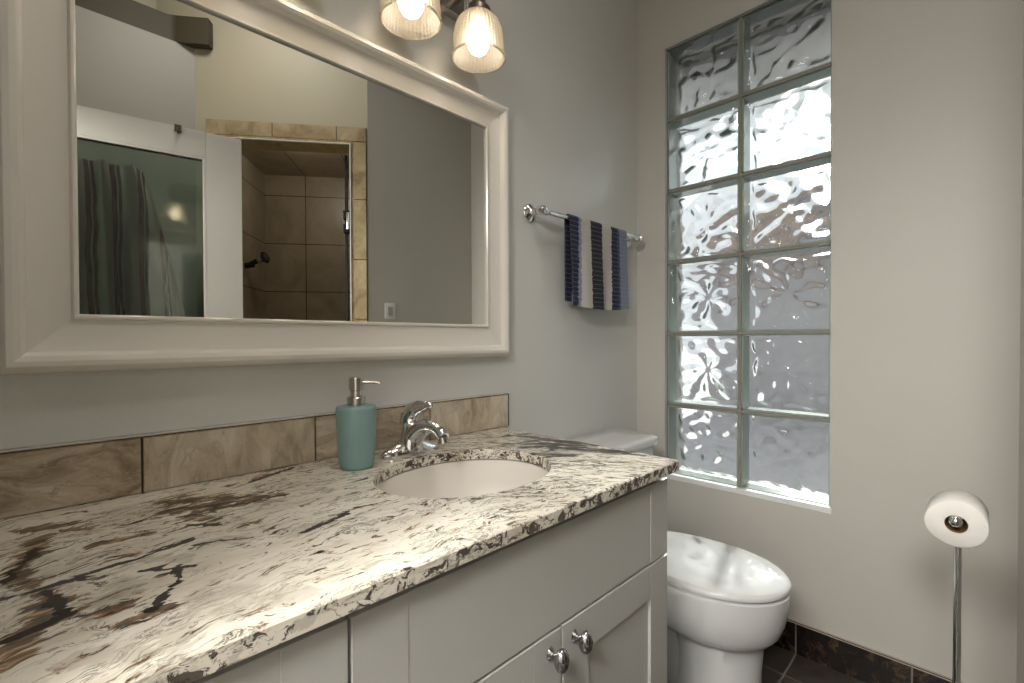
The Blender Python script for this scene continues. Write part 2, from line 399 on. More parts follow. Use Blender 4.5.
def shade_glass():
    t = NT('prismatic_shade_glass'); t.n.remove(t.b)
    p = t.obj(); s = t.sep(p)
    ang = t.math('ARCTAN2', s[1], s[0])
    rib = t.math('SINE', t.math('MULTIPLY', ang, 44.0)); ring = t.math('SINE', t.math('MULTIPLY', s[2], 700.0))
    bp = t.add('ShaderNodeBump'); bp.inputs['Strength'].default_value = 0.5; bp.inputs['Distance'].default_value = 0.002
    t.put(bp.inputs['Height'], t.math('ADD', rib, t.math('MULTIPLY', ring, 0.5)))
    tr = t.add('ShaderNodeBsdfTransparent'); tr.inputs[0].default_value = (0.97, 0.95, 0.91, 1)
    df = t.add('ShaderNodeBsdfDiffuse'); df.inputs[0].default_value = (0.52, 0.48, 0.41, 1)
    tl = t.add('ShaderNodeBsdfTranslucent'); tl.inputs[0].default_value = (0.52, 0.48, 0.41, 1)
    gl = t.add('ShaderNodeBsdfGlossy'); gl.inputs['Roughness'].default_value = 0.08
    for b in (gl,): t.l.new(bp.outputs[0], b.inputs['Normal'])
    a = t.add('ShaderNodeMixShader'); a.inputs[0].default_value = 0.5; t.l.new(df.outputs[0], a.inputs[1]); t.l.new(tl.outputs[0], a.inputs[2])
    rf = t.add('ShaderNodeBsdfRefraction'); rf.inputs['Color'].default_value = (0.93, 0.90, 0.84, 1); rf.inputs['Roughness'].default_value = 0.6; rf.inputs['IOR'].default_value = 1.3
    t.l.new(bp.outputs[0], rf.inputs['Normal'])
    b0 = t.add('ShaderNodeMixShader'); b0.inputs[0].default_value = 0.45; t.l.new(rf.outputs[0], b0.inputs[1]); t.l.new(a.outputs[0], b0.inputs[2])
    b = t.add('ShaderNodeMixShader'); b.inputs[0].default_value = 0.84; t.l.new(tr.outputs[0], b.inputs[1]); t.l.new(b0.outputs[0], b.inputs[2])
    lw = t.add('ShaderNodeLayerWeight'); lw.inputs[0].default_value = 0.25
    c = t.add('ShaderNodeMixShader'); t.l.new(t.math('MULTIPLY', lw.outputs['Facing'], 0.35), c.inputs[0]); t.l.new(b.outputs[0], c.inputs[1]); t.l.new(gl.outputs[0], c.inputs[2])
    t.l.new(c.outputs[0], t.out.inputs[0]); return t.m
M['shade'] = shade_glass()
def emit(name, col, e):
    t = NT(name); t.n.remove(t.b); em = t.add('ShaderNodeEmission'); em.inputs[0].default_value = (*col, 1); em.inputs[1].default_value = e
    t.l.new(em.outputs[0], t.out.inputs[0]); return t.m
M['bulb'] = emit('lamp_bulb', (1.0, 0.84, 0.63), BULB_E)
M['diffuser'] = emit('fill_lamp_diffuser', (1.0, 0.93, 0.82), 2.0)  # glow of the added ceiling lamp
# outdoors
def snow():
    t = NT('pale_ground'); p = t.coord(); f = t.noise(p, 0.8, 4)
    t.set(color=t.ramp(f, [(0.35, (0.24, 0.225, 0.23)), (0.65, (0.36, 0.34, 0.345))]), rough=0.9); return t.m
M['ground'] = snow()
M['stucco'] = simple('lilac_stucco', (0.31, 0.295, 0.30), 0.9, var=0.25, scale=1.5)
def roofm():
    t = NT('mottled_shingles'); p = t.coord(); f = t.noise(p, 2.2, 3)
    c = t.ramp(f, [(0.38, (0.07, 0.08, 0.13)), (0.5, (0.17, 0.12, 0.09)), (0.62, (0.30, 0.22, 0.15))]); t.set(color=c, rough=0.8); return t.m
M['roof'] = roofm()
M['eave'] = simple('eave_boards', (0.36, 0.36, 0.37), 0.8, var=0.25, scale=4)

# ------------------------------------------------------------------ mesh helpers
def new(): return bmesh.new()
def add_box(bm, lo, hi, bev=0.0, seg=2, mi=0):
    lo = Vector(lo); hi = Vector(hi)
    r = bmesh.ops.create_cube(bm, size=1.0)
    vs = r['verts']
    for v in vs: v.co = Vector([(lo[i] + hi[i]) / 2 + v.co[i] * (hi[i] - lo[i]) for i in range(3)])
    fs = set(f for v in vs for f in v.link_faces)
    for f in fs: f.material_index = mi
    if bev:
        es = list(set(e for v in vs for e in v.link_edges))
        bmesh.ops.bevel(bm, geom=es, offset=bev, segments=seg, profile=0.5, affect='EDGES')
    return bm
def box(lo, hi, bev=0.0, seg=2): return add_box(new(), lo, hi, bev, seg)
def add_rings(bm, rings, closed=True, cap0=True, cap1=True, mi=0):
    """rings: lists of points of one length, bridged in order"""
    vr = [[bm.verts.new(p) for p in r] for r in rings]
    n = len(rings[0])
    for a, b in zip(vr, vr[1:]):
        for i in range(n if closed else n - 1):
            j = (i + 1) % n
            f = bm.faces.new((a[i], a[j], b[j], b[i])); f.material_index = mi
    if cap0: bm.faces.new(list(reversed(vr[0]))).material_index = mi
    if cap1: bm.faces.new(vr[-1]).material_index = mi
    return bm
def add_lathe(bm, prof, c=(0, 0, 0), axis=(0, 0, 1), n=40, cap0=True, cap1=True, sx=1.0, sy=1.0):
    """prof: (radius, height) along axis"""
    q = Vector((0, 0, 1)).rotation_difference(Vector(axis)).to_matrix(); c = Vector(c)
    rings = [[c + q @ Vector((sx * r * math.cos(2 * math.pi * i / n), sy * r * math.sin(2 * math.pi * i / n), h)) for i in range(n)] for r, h in prof]
    return add_rings(bm, rings, True, cap0, cap1)
def lathe(prof, *a, **k): return add_lathe(new(), prof, *a, **k)
def add_tube(bm, pts, rad, n=16, cap=True):
    pts = [Vector(p) for p in pts]
    rads = rad if isinstance(rad, (list, tuple)) else [rad] * len(pts)
    rings = []; ref = None
    for i, p in enumerate(pts):
        d = (pts[min(i + 1, len(pts) - 1)] - pts[max(i - 1, 0)]).normalized()
        if ref is None: ref = d.orthogonal().normalized()
        ref = (ref - d * ref.dot(d)).normalized(); s = d.cross(ref)
        rr_ = rads[i]; ra, rb = rr_ if isinstance(rr_, tuple) else (rr_, rr_)
        rings.append([p + ref * ra * math.cos(2 * math.pi * k / n) + s * rb * math.sin(2 * math.pi * k / n) for k in range(n)])
    return add_rings(bm, rings, True, cap, cap)
def tube(*a, **k): return add_tube(new(), *a, **k)
def smooth_path(pts, k=8):
    pts = [Vector(p) for p in pts]; out = []
    for i in range(len(pts) - 1):
        p0 = pts[max(i - 1, 0)]; p1 = pts[i]; p2 = pts[i + 1]; p3 = pts[min(i + 2, len(pts) - 1)]
        for j in range(k):
            t = j / k
            out.append(0.5 * ((2 * p1) + (p2 - p0) * t + (2 * p0 - 5 * p1 + 4 * p2 - p3) * t * t + (3 * p1 - p0 - 3 * p2 + p3) * t ** 3))
    out.append(pts[-1]); return out
def prism(poly, z0, z1, bev=0.0):
    bm = new(); add_rings(bm, [[(x, y, z0) for x, y in poly], [(x, y, z1) for x, y in poly]])
    bmesh.ops.recalc_face_normals(bm, faces=bm.faces)
    if bev: bmesh.ops.bevel(bm, geom=list(bm.edges), offset=bev, segments=2, profile=0.5, affect='EDGES')
    return bm

def wloc(o):
    v = Vector((0, 0, 0))
    while o is not None: v = v + o.location; o = o.parent
    return v
def obj(name, bm, mat, parent=None, loc=None, ang=35, keep=False):
    """bm in world coordinates -> one mesh object whose origin is loc (or its parent's base)"""
    base = wloc(parent) if parent is not None else Vector((0, 0, 0))
    org = Vector(loc) if loc is not None else base
    if not keep: bmesh.ops.recalc_face_normals(bm, faces=bm.faces)
    bmesh.ops.translate(bm, verts=bm.verts, vec=-org)
    me = bpy.data.meshes.new(name); bm.to_mesh(me); bm.free()
    for mt in (mat if isinstance(mat, (list, tuple)) else [mat]): me.materials.append(mt)
    for p in me.polygons: p.use_smooth = True
    me.set_sharp_from_angle(angle=R(ang))
    o = bpy.data.objects.new(name, me); COL.objects.link(o)
    if ang == 35:
        w_ = o.modifiers.new('weighted_normal', 'WEIGHTED_NORMAL'); w_.keep_sharp = True; w_.weight = 100
    o.location = org - base
    if parent is not None: o.parent = parent
    return o
def tag(o, label, cat, group=None):
    o['label'] = label; o['category'] = cat
    if group: o['group'] = group
    return o
def thing(name, label, cat, loc, group=None):
    o = bpy.data.objects.new(name, None); COL.objects.link(o); o.location = loc; o.empty_display_size = 0.05
    return tag(o, label, cat, group)
def struct(name, bm, mat, parent=None, loc=None, ang=35):
    o = obj(name, bm, mat, parent, loc, ang)
    if parent is None: o['kind'] = 'structure'
    return o

# ================================================================== THE ROOM
struct('floor', box((-2.7, -1.6, -0.08), (2.05, 1.25, 0.0)), M['floor'])
struct('ceiling', box((-0.25, -1.9, CEIL), (2.05, 1.25, CEIL + 0.08)), M['ceiling'])
struct('wall_north', box((-0.25, YM, 0), (2.05, YM + 0.15, CEIL)), M['wall_cool'])
# window wall with its opening
bm = new()
add_box(bm, (XW, -1.9, 0), (XW + 0.15, WY0, CEIL)); add_box(bm, (XW, WY1, 0), (XW + 0.15, YM, CEIL))
add_box(bm, (XW, WY0, 0), (XW + 0.15, WY1, WZ0)); add_box(bm, (XW, WY0, WZ1), (XW + 0.15, WY1, CEIL))
struct('wall_east', bm, M['wall'])
# wall with the doorway the photographer stands in, and the hall behind
XD = -0.13
bm = new()
add_box(bm, (-0.25, 0.45, 0), (XD, YM, CEIL)); add_box(bm, (-0.25, -0.70, 0), (XD, -0.40, CEIL)); add_box(bm, (-0.25, -0.40, 2.05), (XD, 0.45, CEIL))
struct('wall_west', bm, M['wall'])
bm = new()
for y0_, y1_ in ((-0.412, -0.392), (0.442, 0.462)): add_box(bm, (-0.262, y0_ , 0), (XD + 0.004, y1_, 2.06), 0.002)
add_box(bm, (-0.262, -0.392, 2.04), (XD + 0.004, 0.442, 2.06), 0.002)
struct('trim_5', bm, M['doorwhite'])
bm = new()
add_box(bm, (-2.7, -1.5, 0), (-2.6, 1.5, 2.45)); add_box(bm, (-2.6, -1.5, 0), (-0.25, -1.4, 2.45)); add_box(bm, (-2.6, 1.4, 0), (-0.25, 1.5, 2.45))
add_box(bm, (-0.25, 1.3, 0), (-0.20, 1.5, 2.45)); add_box(bm, (-0.25, -1.5, 0), (-0.20, -0.7, 2.45))
struct('wall_hall', bm, M['wall'])
struct('ceiling_hall', box((-2.7, -1.5, 2.45), (-0.25, 1.5, 2.50)), M['ceiling'])
# wall facing the toilet, ending at the corner beside the shower
struct('wall_south_east', prism([(1.2, YA), (XW, YA), (XW, YA - 0.14), (1.2 + 0.10, YA - 0.14)], 0, CEIL), M['wall'])
# low grey wall opposite the mirror
struct('wall_south', box((XD, -0.70, 0), (DB.x, -0.56, 2.535)), M['wall_grey'])
struct('wall_south_upper', box((XD, -0.74, 2.535), (DB.x - 0.10, -0.66, CEIL)), M['cream'])

def dpt(s, d, z): # a point on the diagonal: s along it from the grey wall's corner, d towards the room
    v = DB + DU * s + DN * d; return Vector((v.x, v.y, z))
def dbox(bm, s0, s1, d0, d1, z0, z1, bev=0.0, mi=0):
    b = new()
    add_box(b, (s0, d0, z0), (s1, d1, z1), bev)
    mp = {}
    for v in b.verts: mp[v] = bm.verts.new(dpt(v.co.x, v.co.y, v.co.z))
    for f in b.faces: bm.faces.new([mp[v] for v in f.verts]).material_index = mi
    b.free(); return bm
# shower opening, measured along the diagonal
OS0, OS1, OZ = 0.135, 0.731, 2.122
TS0, TS1, TZ = 0.052, 0.808, 2.196
bm = new()
dbox(bm, -0.25, OS0, -0.13, 0, 0, CEIL); dbox(bm, OS1, DL, -0.13, 0, 0, CEIL); dbox(bm, OS0, OS1, -0.13, 0, OZ, CEIL)
struct('wall_south_diagonal', bm, M['cream'])
# golden tile surround of the shower opening
bm = new()
def tile_run(a, b, pitch, mk):
    x = a
    while x < b - 0.01:
        e = min(x + pitch, b); mk(x + 0.0018, e - 0.0018); x = e
dbox(bm, TS0, TS1, 0.0, 0.006, OZ, TZ, mi=1); dbox(bm, TS0, OS0, 0.0, 0.006, 0, OZ, mi=1); dbox(bm, OS1, TS1, 0.0, 0.006, 0, OZ, mi=1)
tile_run(TS0, TS1, 0.305, lambda a, b: dbox(bm, a, b, 0.0, 0.012, OZ + 0.002, TZ - 0.002, 0.001))
for s0, s1 in ((TS0, OS0), (OS1, TS1)):
    tile_run(0.0, OZ, 0.305, lambda a, b: dbox(bm, s0 + 0.002, s1 - 0.002, 0.0, 0.012, a, b, 0.001))
# tiled returns of the opening
dbox(bm, OS0 - 0.012, OS0, -0.13, 0.012, 0, OZ); dbox(bm, OS1, OS1 + 0.012, -0.13, 0.012, 0, OZ); dbox(bm, OS0, OS1, -0.13, 0.012, OZ - 0.012, OZ)
struct('trim_1', bm, [M['travgold'], M['grout_d']])
# pale metal edging round the opening
bm = new()
dbox(bm, OS0, OS0 + 0.005, 0.002, 0.016, 0, OZ - 0.012); dbox(bm, OS1 - 0.005, OS1, 0.002, 0.016, 0, OZ - 0.012); dbox(bm, OS0, OS1, 0.002, 0.016, OZ - 0.016, OZ - 0.012)
struct('trim_2', bm, M['plastic'])
# inside of the shower
bm = new()
dbox(bm, -0.10, DL + 0.10, -1.05, -0.95, 0, 2.25); dbox(bm, -0.12, -0.02, -1.05, -0.13, 0, 2.25); dbox(bm, DL - 0.06, DL + 0.06, -1.05, -0.13, 0, 2.25)
struct('wall_shower', bm, M['shower'])
struct('ceiling_shower', dbox(new(), -0.12, DL + 0.1, -1.05, -0.13, 2.25, 2.30), M['shower'])
struct('floor_shower', dbox(new(), -0.12, DL + 0.1, -1.05, -0.0, 0.0, 0.03), M['shower'])
# soffit box above the grey wall
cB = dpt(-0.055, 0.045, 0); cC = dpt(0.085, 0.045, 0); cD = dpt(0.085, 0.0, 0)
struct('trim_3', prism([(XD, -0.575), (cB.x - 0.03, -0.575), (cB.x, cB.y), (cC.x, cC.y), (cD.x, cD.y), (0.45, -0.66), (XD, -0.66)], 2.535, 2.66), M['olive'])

# tile baseboards
bm = new()
ys = [-0.071, 0.148, 0.463, 0.778, YM]
for a, b in zip(ys, ys[1:]): add_box(bm, (XW - 0.011, a + 0.0025, 0.0), (XW, b - 0.0025, 0.105), 0.001)
add_box(bm, (XW - 0.006, -0.071, 0.0), (XW, YM, 0.104), mi=1)
add_box(bm, (XW - 0.0125, -0.071, 0.105), (XW, YM, 0.113), 0.002, mi=2)
struct('baseboard_east', bm, [M['basetile'], simple('grey_grout', (0.20, 0.18, 0.16), 0.8), simple('caulk_line', (0.42, 0.36, 0.30), 0.6)])
bm = new()
for a, b in ((1.03, 1.26), (1.26, 1.575), (1.575, XW - 0.012)): add_box(bm, (a + 0.002, YM - 0.011, 0), (b - 0.002, YM, 0.105), 0.001)
add_box(bm, (1.03, YM - 0.012, 0.105), (XW - 0.012, YM, 0.113), 0.002, mi=1)
struct('baseboard_north', bm, [M['basetile'], M['grout_w']])

# ------------------------------------------------------------------ glass block window
win = bpy.data.objects.new('window_1', None); COL.objects.link(win); win.location = (XW, (WY0 + WY1) / 2, WZ0)
win['kind'] = 'structure'
bm = new()
mw = 0.0055
for k in range(7):
    z = WZ0 + k * BP; h = mw if 0 < k < 6 else 0.006
    add_box(bm, (XW + 0.019, WY0, max(WZ0, z - h)), (XW + 0.10, WY1, min(WZ1, z + h)))
for k in range(3):
    y = WY0 + k * BP; h = mw if k == 1 else 0.006
    add_box(bm, (XW + 0.0195, max(WY0, y - h), WZ0), (XW + 0.099, min(WY1, y + h), WZ1))
obj('mortar_grid', bm, M['mortar'], win)
bm = new()
add_box(bm, (XW - 0.002, WY0 - 0.002, WZ0 - 0.012), (XW + 0.06, WY1 + 0.002, WZ0 + 0.009), 0.002)
obj('sill', bm, M['grout_w'], win)
bm = new()
add_box(bm, (XW + 0.001, WY0 - 0.004, WZ0), (XW + 0.03, WY0 + 0.004, WZ1)); add_box(bm, (XW + 0.001, WY1 - 0.004, WZ0), (XW + 0.03, WY1 + 0.010, WZ1))
add_box(bm, (XW + 0.001, WY0, WZ1 - 0.004), (XW + 0.03, WY1, WZ1 + 0.012))
obj('caulk_bead', bm, simple('grey_caulk', (0.55, 0.56, 0.55), 0.4), win)

HS = BP / 2 - mw       # half size of a block
def wave(rng, n, amp):
    g = np.linspace(-1, 1, n); U, V = np.meshgrid(g, g)
    r = np.hypot(U, V); a = np.arctan2(V, U)
    wob = sum(rng.uniform(.2, .5) * np.sin(rng.uniform(1.5, 4) * U + rng.uniform(1.5, 4) * V * rng.choice([-1, 1]) + rng.uniform(0, 6.3)) for _ in range(4))
    k = rng.integers(6, 9)
    h = 0.55 * np.sin(k * a + 1.3 * wob + 2.0 * r) * np.clip(r * 1.5, 0, 1)
    for _ in range(12):
        q = rng.uniform(6, 19); t = rng.uniform(0, 6.3)
        h += 0.13 * np.sin(q * (U * np.cos(t) + V * np.sin(t)) + 1.6 * wob + rng.uniform(0, 6.3))
    edge = 0.90 + 0.03 * np.sin(9 * a + 2 * wob)
    mx = np.maximum(abs(U), abs(V))
    msk = np.clip((edge - mx) / 0.10, 0, 1); msk = msk * msk * (3 - 2 * msk)
    return U, V, h * msk * amp + 0.0035 * msk
def pane_bm(bm, c, xf, sgn, rng, n, amp, shape):
    U, V, H = shape
    vs = [[bm.verts.new((xf - sgn * H[i, j], c[0] + U[i, j] * HS, c[1] + V[i, j] * HS)) for j in range(n)] for i in range(n)]
    for i in range(n - 1):
        for j in range(n - 1):
            q = (vs[i][j], vs[i][j + 1], vs[i + 1][j + 1], vs[i + 1][j])
            bm.faces.new(q if sgn > 0 else tuple(reversed(q)))
NB = 76
for row in range(6):
    for col in range(2):
        rng = np.random.default_rng(100 + row * 2 + col)
        c = (WY0 + (col + 0.5) * BP, WZ0 + (row + 0.5) * BP)
        bm = new()
        pane_bm(bm, c, XW + 0.095, 1, rng, NB, 0.0, wave(rng, NB, 0.0066 if col == 0 else 0.0074))
        nf = len(bm.faces)
        pane_bm(bm, c, XW + 0.022, -1, rng, NB, 0.0, wave(rng, NB, 0.0018))
        for i_, f_ in enumerate(bm.faces): f_.material_index = 0 if i_ < nf else 1
        bo = obj('glass_block', bm, [M['block'], M['block_front']], win, ang=80, keep=True)
        # edge of the block: green side walls seen through its face
        b = new(); y0, y1, z0, z1 = c[0] - HS, c[0] + HS, c[1] - HS, c[1] + HS
        t_ = 0.006
        add_box(b, (XW + 0.024, y0 - 0.001, z0 - 0.001), (XW + 0.093, y0 + t_, z1 + 0.001)); add_box(b, (XW + 0.024, y1 - t_, z0 - 0.001), (XW + 0.093, y1 + 0.001, z1 + 0.001))
        add_box(b, (XW + 0.024, y0, z0 - 0.001), (XW + 0.093, y1, z0 + t_)); add_box(b, (XW + 0.024, y0, z1 - t_), (XW + 0.093, y1, z1 + 0.001))
        obj('block_edge', b, M['rim'], bo)

# ------------------------------------------------------------------ outdoors, seen through the blocks
g_ = struct('ground', box((2.1, -25, -0.35), (40, 30, -0.25)), M['ground'])
struct('roof_eave', box((2.06, -3, 2.33), (2.62, 5, 2.50)), M['eave'])
nh = thing('neighbouring_house', 'pale house with mottled roof blurred beyond the glass block window', 'house', (9, 3, -0.25))
obj('wall', box((8, -9, -0.25), (14, 4.0, 2.45)), M['stucco'], nh)
bm = new(); add_rings(bm, [[(7.5, -9.6, 2.4), (14.5, -9.6, 2.4), (11, -9.6, 4.6)], [(7.5, 4.6, 2.4), (14.5, 4.6, 2.4), (11, 4.6, 4.6)]])
obj('roof', bm, M['roof'], nh)

# ------------------------------------------------------------------ door leaf with frosted glass, standing open
DH = Vector((-0.110, -0.366, 0)); DE = Vector((0.662, -0.238, 0))
dU = (DE - DH).normalized(); dN = Vector((-dU.y, dU.x, 0)); dL = (DE - DH).length
def leaf(bm, s0, s1, d0, d1, z0, z1, bev=0.0):
    b = new(); add_box(b, (s0, d0, z0), (s1, d1, z1), bev); mp = {}
    for v in b.verts:
        p = DH + dU * v.co.x + dN * v.co.y; mp[v] = bm.verts.new((p.x, p.y, v.co.z))
    for f in b.faces: bm.faces.new([mp[v] for v in f.verts])
    b.free(); return bm
door = bpy.data.objects.new('door_1', None); COL.objects.link(door); door.location = DH; door['kind'] = 'structure'
bm = new()
leaf(bm, 0, 0.13, -0.0175, 0.0175, 0.01, 2.025, 0.002); leaf(bm, dL - 0.137, dL, -0.0175, 0.0175, 0.01, 2.025, 0.002)
leaf(bm, 0.13, dL - 0.137, -0.0175, 0.0175, 1.912, 2.025, 0.002); leaf(bm, 0.13, dL - 0.137, -0.0175, 0.0175, 0.01, 0.25, 0.002)
obj('door_frame', bm, M['doorwhite'], door)
obj('glass_pane', leaf(new(), 0.125, dL - 0.132, -0.003, 0.003, 0.245, 1.917), M['doorglass'], door)
bm = new()
for d in (0.0175, -0.0175):
    for a, b, z0, z1 in ((0.13, 0.142, 0.25, 1.912), (dL - 0.149, dL - 0.137, 0.25, 1.912), (0.142, dL - 0.149, 1.902, 1.912), (0.142, dL - 0.149, 0.25, 0.262)):
        leaf(bm, a, b, min(d, d * 0.3), max(d, d * 0.3), z0, z1, 0.002)
obj('glazing_bead', bm, M['doorwhite'], door)
hk = thing('over_door_hook', 'small brown metal hook clipped over top of open white door', 'hook', DH + dU * (dL - 0.235) + Vector((0, 0, 2.027)))
bm = new(); s_ = dL - 0.235
leaf(bm, s_ - 0.012, s_ + 0.012, -0.020, 0.020, 2.027, 2.030); leaf(bm, s_ - 0.012, s_ + 0.012, 0.0182, 0.021, 2.000, 2.030); leaf(bm, s_ - 0.012, s_ + 0.012, -0.021, -0.0182, 1.97, 2.030)
obj('clip', bm, M['hookm'], hk)
p0 = DH + dU * s_ + dN * 0.019
obj('peg', tube(smooth_path([p0 + Vector((0, 0, 1.998)), p0 + dN * 0.022 + Vector((0, 0, 1.994)), p0 + dN * 0.032 + Vector((0, 0, 2.008))]), 0.005), M['hookm'], hk)

# striped bath sheet hanging on a wall peg behind the door's glass
bm = new(); nu, nv = 40, 30
grid = []
for i in range(nv + 1):
    r = []
    for j in range(nu + 1):
        u = j / nu; v = i / nv
        wd_ = 0.17 + 0.17 * min(1, v * 1.6) ** 0.8
        x = 0.20 + (u - 0.5) * 2 * wd_ * 0.75 + 0.06 * v
        y = -0.430 + 0.022 * math.sin(u * 17 + 1.5 * v) + 0.012 * math.sin(u * 31)
        r.append(bm.verts.new((x, y, 1.86 - 1.1 * v)))
    grid.append(r)
for i in range(nv):
    for j in range(nu): bm.faces.new((grid[i][j], grid[i][j + 1], grid[i + 1][j + 1], grid[i + 1][j]))
rs = bmesh.ops.solidify(bm, geom=list(bm.faces), thickness=0.006)
tag(obj('bath_sheet', bm, M['robe'], loc=(0.22, -0.45, 0.70)), 'maroon and white striped bath sheet behind the door\'s frosted glass', 'towel')

# shower fittings
sh = thing('hand_shower', 'black hand shower on a bracket inside the tiled shower', 'shower', dpt(0.16, -0.75, 1.55))
def spt(s, d, z): return dpt(s, d, z)
obj('bracket', tube([spt(-0.02, -0.62, 1.575), spt(0.03, -0.62, 1.585)], 0.018), M['black'], sh)
a = spt(0.015, -0.62, 1.59); b = spt(0.10, -0.60, 1.625)
obj('handle', tube([a, a.lerp(b, 0.6), b], [0.014, 0.016, 0.022]), M['black'], sh)
d_ = (b - a).normalized()
obj('spray_face', lathe([(0.0, 0.0), (0.03, 0.002), (0.038, 0.012), (0.03, 0.026), (0.0, 0.028)], b - d_ * 0.01, d_), M['black'], sh)
obj('hose_ring', lathe([(0.019, 0), (0.021, 0.004), (0.021, 0.024), (0.019, 0.028)], a + d_ * 0.05, d_), M['chrome'], sh)
hg = thing('shower_door_hinge', 'chrome clamp hinge at right edge of the shower opening', 'hinge', spt(OS1 - 0.02, -0.02, 1.72))
bm = new()
dbox(bm, OS1 - 0.045, OS1 - 0.005, -0.055, -0.012, 1.665, 1.71, 0.003); dbox(bm, OS1 - 0.045, OS1 - 0.005, -0.055, -0.012, 1.735, 1.78, 0.003)
obj('clamp_plate', bm, M['black'], hg)
obj('hinge_knuckle', tube([spt(OS1 - 0.018, -0.004, 1.68), spt(OS1 - 0.018, -0.004, 1.765)], 0.009), M['chrome'], hg)
sl = struct('trim_4', dbox(new(), OS1 - 0.040, OS1 - 0.028, -0.06, -0.04, 0.03, 2.07), M['dark'])

# wall plate on the wall facing the toilet
wp = thing('wall_outlet', 'white wall outlet plate low in the mirror beside the tiled opening', 'outlet', (1.325, YA, 1.225))
obj('cover_plate', box((1.290, YA, 1.225), (1.352, YA + 0.006, 1.310), 0.003), M['plastic'], wp)
bm = new(); add_box(bm, (1.306, YA + 0.006, 1.245), (1.334, YA + 0.010, 1.290), 0.002)
fc = obj('receptacle_face', bm, simple('painted_shadow_grey', (0.42, 0.42, 0.41), 0.4), wp)  # receptacle face coloured grey to draw the plate's shadow shape

# ================================================================== VANITY
van = thing('vanity_cabinet', 'grey painted shaker vanity cabinet under the granite counter', 'cabinet', (0.3, 0.8, 0))
FY = 0.515
CX0, CX1 = XD + 0.004, 1.024
bm = new()
add_box(bm, (CX0, FY + 0.02, 0.09), (CX1, YM - 0.004, 0.30)); add_box(bm, (CX0, FY + 0.075, 0.0), (CX1 - 0.01, YM - 0.004, 0.09))
add_box(bm, (CX0, FY + 0.02, 0.30), (CX0 + 0.02, YM - 0.004, 0.806)); add_box(bm, (CX1 - 0.02, FY + 0.02, 0.30), (CX1, YM - 0.004, 0.806))
add_box(bm, (CX0 + 0.02, FY + 0.02, 0.30), (CX1 - 0.02, FY + 0.04, 0.806)); add_box(bm, (CX0 + 0.02, YM - 0.02, 0.30), (CX1 - 0.02, YM - 0.004, 0.79))
obj('carcass', bm, M['cab'], van)
def shaker(x0, x1, z0, z1, st, top, bot, rec=0.007):
    """stiles st wide, rails top/bot high (0 = none), flat panel between, standing at the face plane FY"""
    b = new(); e = 0.0025
    def bx(a, c, y): add_box(b, (a[0], y, a[1]), (c[0], FY + 0.02, c[1]), 0.0018)
    bx((x0, z0), (x0 + st, z1), FY); bx((x1 - st, z0), (x1, z1), FY)
    if top: bx((x0 + st, z1 - top), (x1 - st, z1), FY + 0.0002)
    if bot: bx((x0 + st, z0), (x1 - st, z0 + bot), FY + 0.0002)
    add_box(b, (x0 + st - 0.002, FY + (rec if top else 0.0012), z0 + (bot if bot else 0)), (x1 - st + 0.002, FY + 0.019, z1 - top), 0.0 if top else 0.0012)
    return b
G = 0.0022
ff = obj('drawer_front', shaker(0.250 + G, 1.024, 0.618 + G, 0.794, 0.077, 0, 0), M['cab'], van)
knob_prof = [(0.0085, 0.0), (0.0105, 0.0015), (0.0090, 0.004), (0.0055, 0.008), (0.0050, 0.015), (0.008, 0.0175), (0.0145, 0.0205), (0.0172, 0.0250), (0.0165, 0.0305), (0.0130, 0.0350), (0.0075, 0.0378), (0.001, 0.0385)]
def knob(x, z, par):
    return obj('knob', lathe(knob_prof, (x, FY - 0.0002, z), (0, -1, 0), 32, sx=0.82, sy=1.18), M['knob'], par)
d1 = obj('door', shaker(0.250 + G, 0.637 - G, 0.11, 0.618 - G, 0.070, 0.075, 0.075), M['cab'], van)
knob(0.603, 0.585, d1)
d2 = obj('door', shaker(0.637 + G, 1.024, 0.11, 0.618 - G, 0.077, 0.075, 0.075), M['cab'], van)
knob(0.670, 0.585, d2)
for z0, z1 in ((0.618, 0.794), (0.37, 0.618), (0.11, 0.37)):
    f = obj('drawer_front', shaker(CX0, 0.250 - G, z0 + G, z1 - (G if z1 < 0.79 else 0), 0.074, 0, 0), M['cab'], van)
    knob(0.062, (z0 + z1) / 2, f)

# counter slab with the oval sink cut-out
SX, SY_, SA, SB = 0.648, 0.785, 0.200, 0.163
TX0, TX1, TY0, TY1 = XD + 0.002, 1.0395, 0.4949, YM - 0.002
ZB = 0.812
N = 96
def outline(a):
    """point of the rectangle boundary in direction a from the sink centre"""
    dx, dy = math.cos(a), math.sin(a); t = 1e9
    if dx > 1e-9: t = min(t, (TX1 - SX) / dx)
    if dx < -1e-9: t = min(t, (TX0 - SX) / dx)
    if dy > 1e-9: t = min(t, (TY1 - SY_) / dy)
    if dy < -1e-9: t = min(t, (TY0 - SY_) / dy)
    return SX + dx * t, SY_ + dy * t
angs = sorted([2 * math.pi * i / N for i in range(N)] + [math.atan2(y - SY_, x - SX) % (2 * math.pi) for x in (TX0, TX1) for y in (TY0, TY1)])
def ell(k, z): return [(SX + SA * k * math.cos(a), SY_ + SB * k * math.sin(a), z) for a in angs]
ev = 0.003
def inset(o):
    x, y = o; return (min(max(x, TX0 + ev), TX1 - ev), min(max(y, TY0 + ev), TY1 - ev))
outl = [outline(a) for a in angs]
bm = new()
add_rings(bm, [ell(1.0, ZB), ell(1.0, ZC - 0.004), ell(1.006, ZC - 0.001), ell(1.016, ZC), [(*inset(o), ZC) for o in outl], [(o[0], o[1], ZC - ev) for o in outl], [(o[0], o[1], ZB) for o in outl], ell(1.0, ZB)], True, False, False)
bmesh.ops.remove_doubles(bm, verts=bm.verts, dist=1e-5)
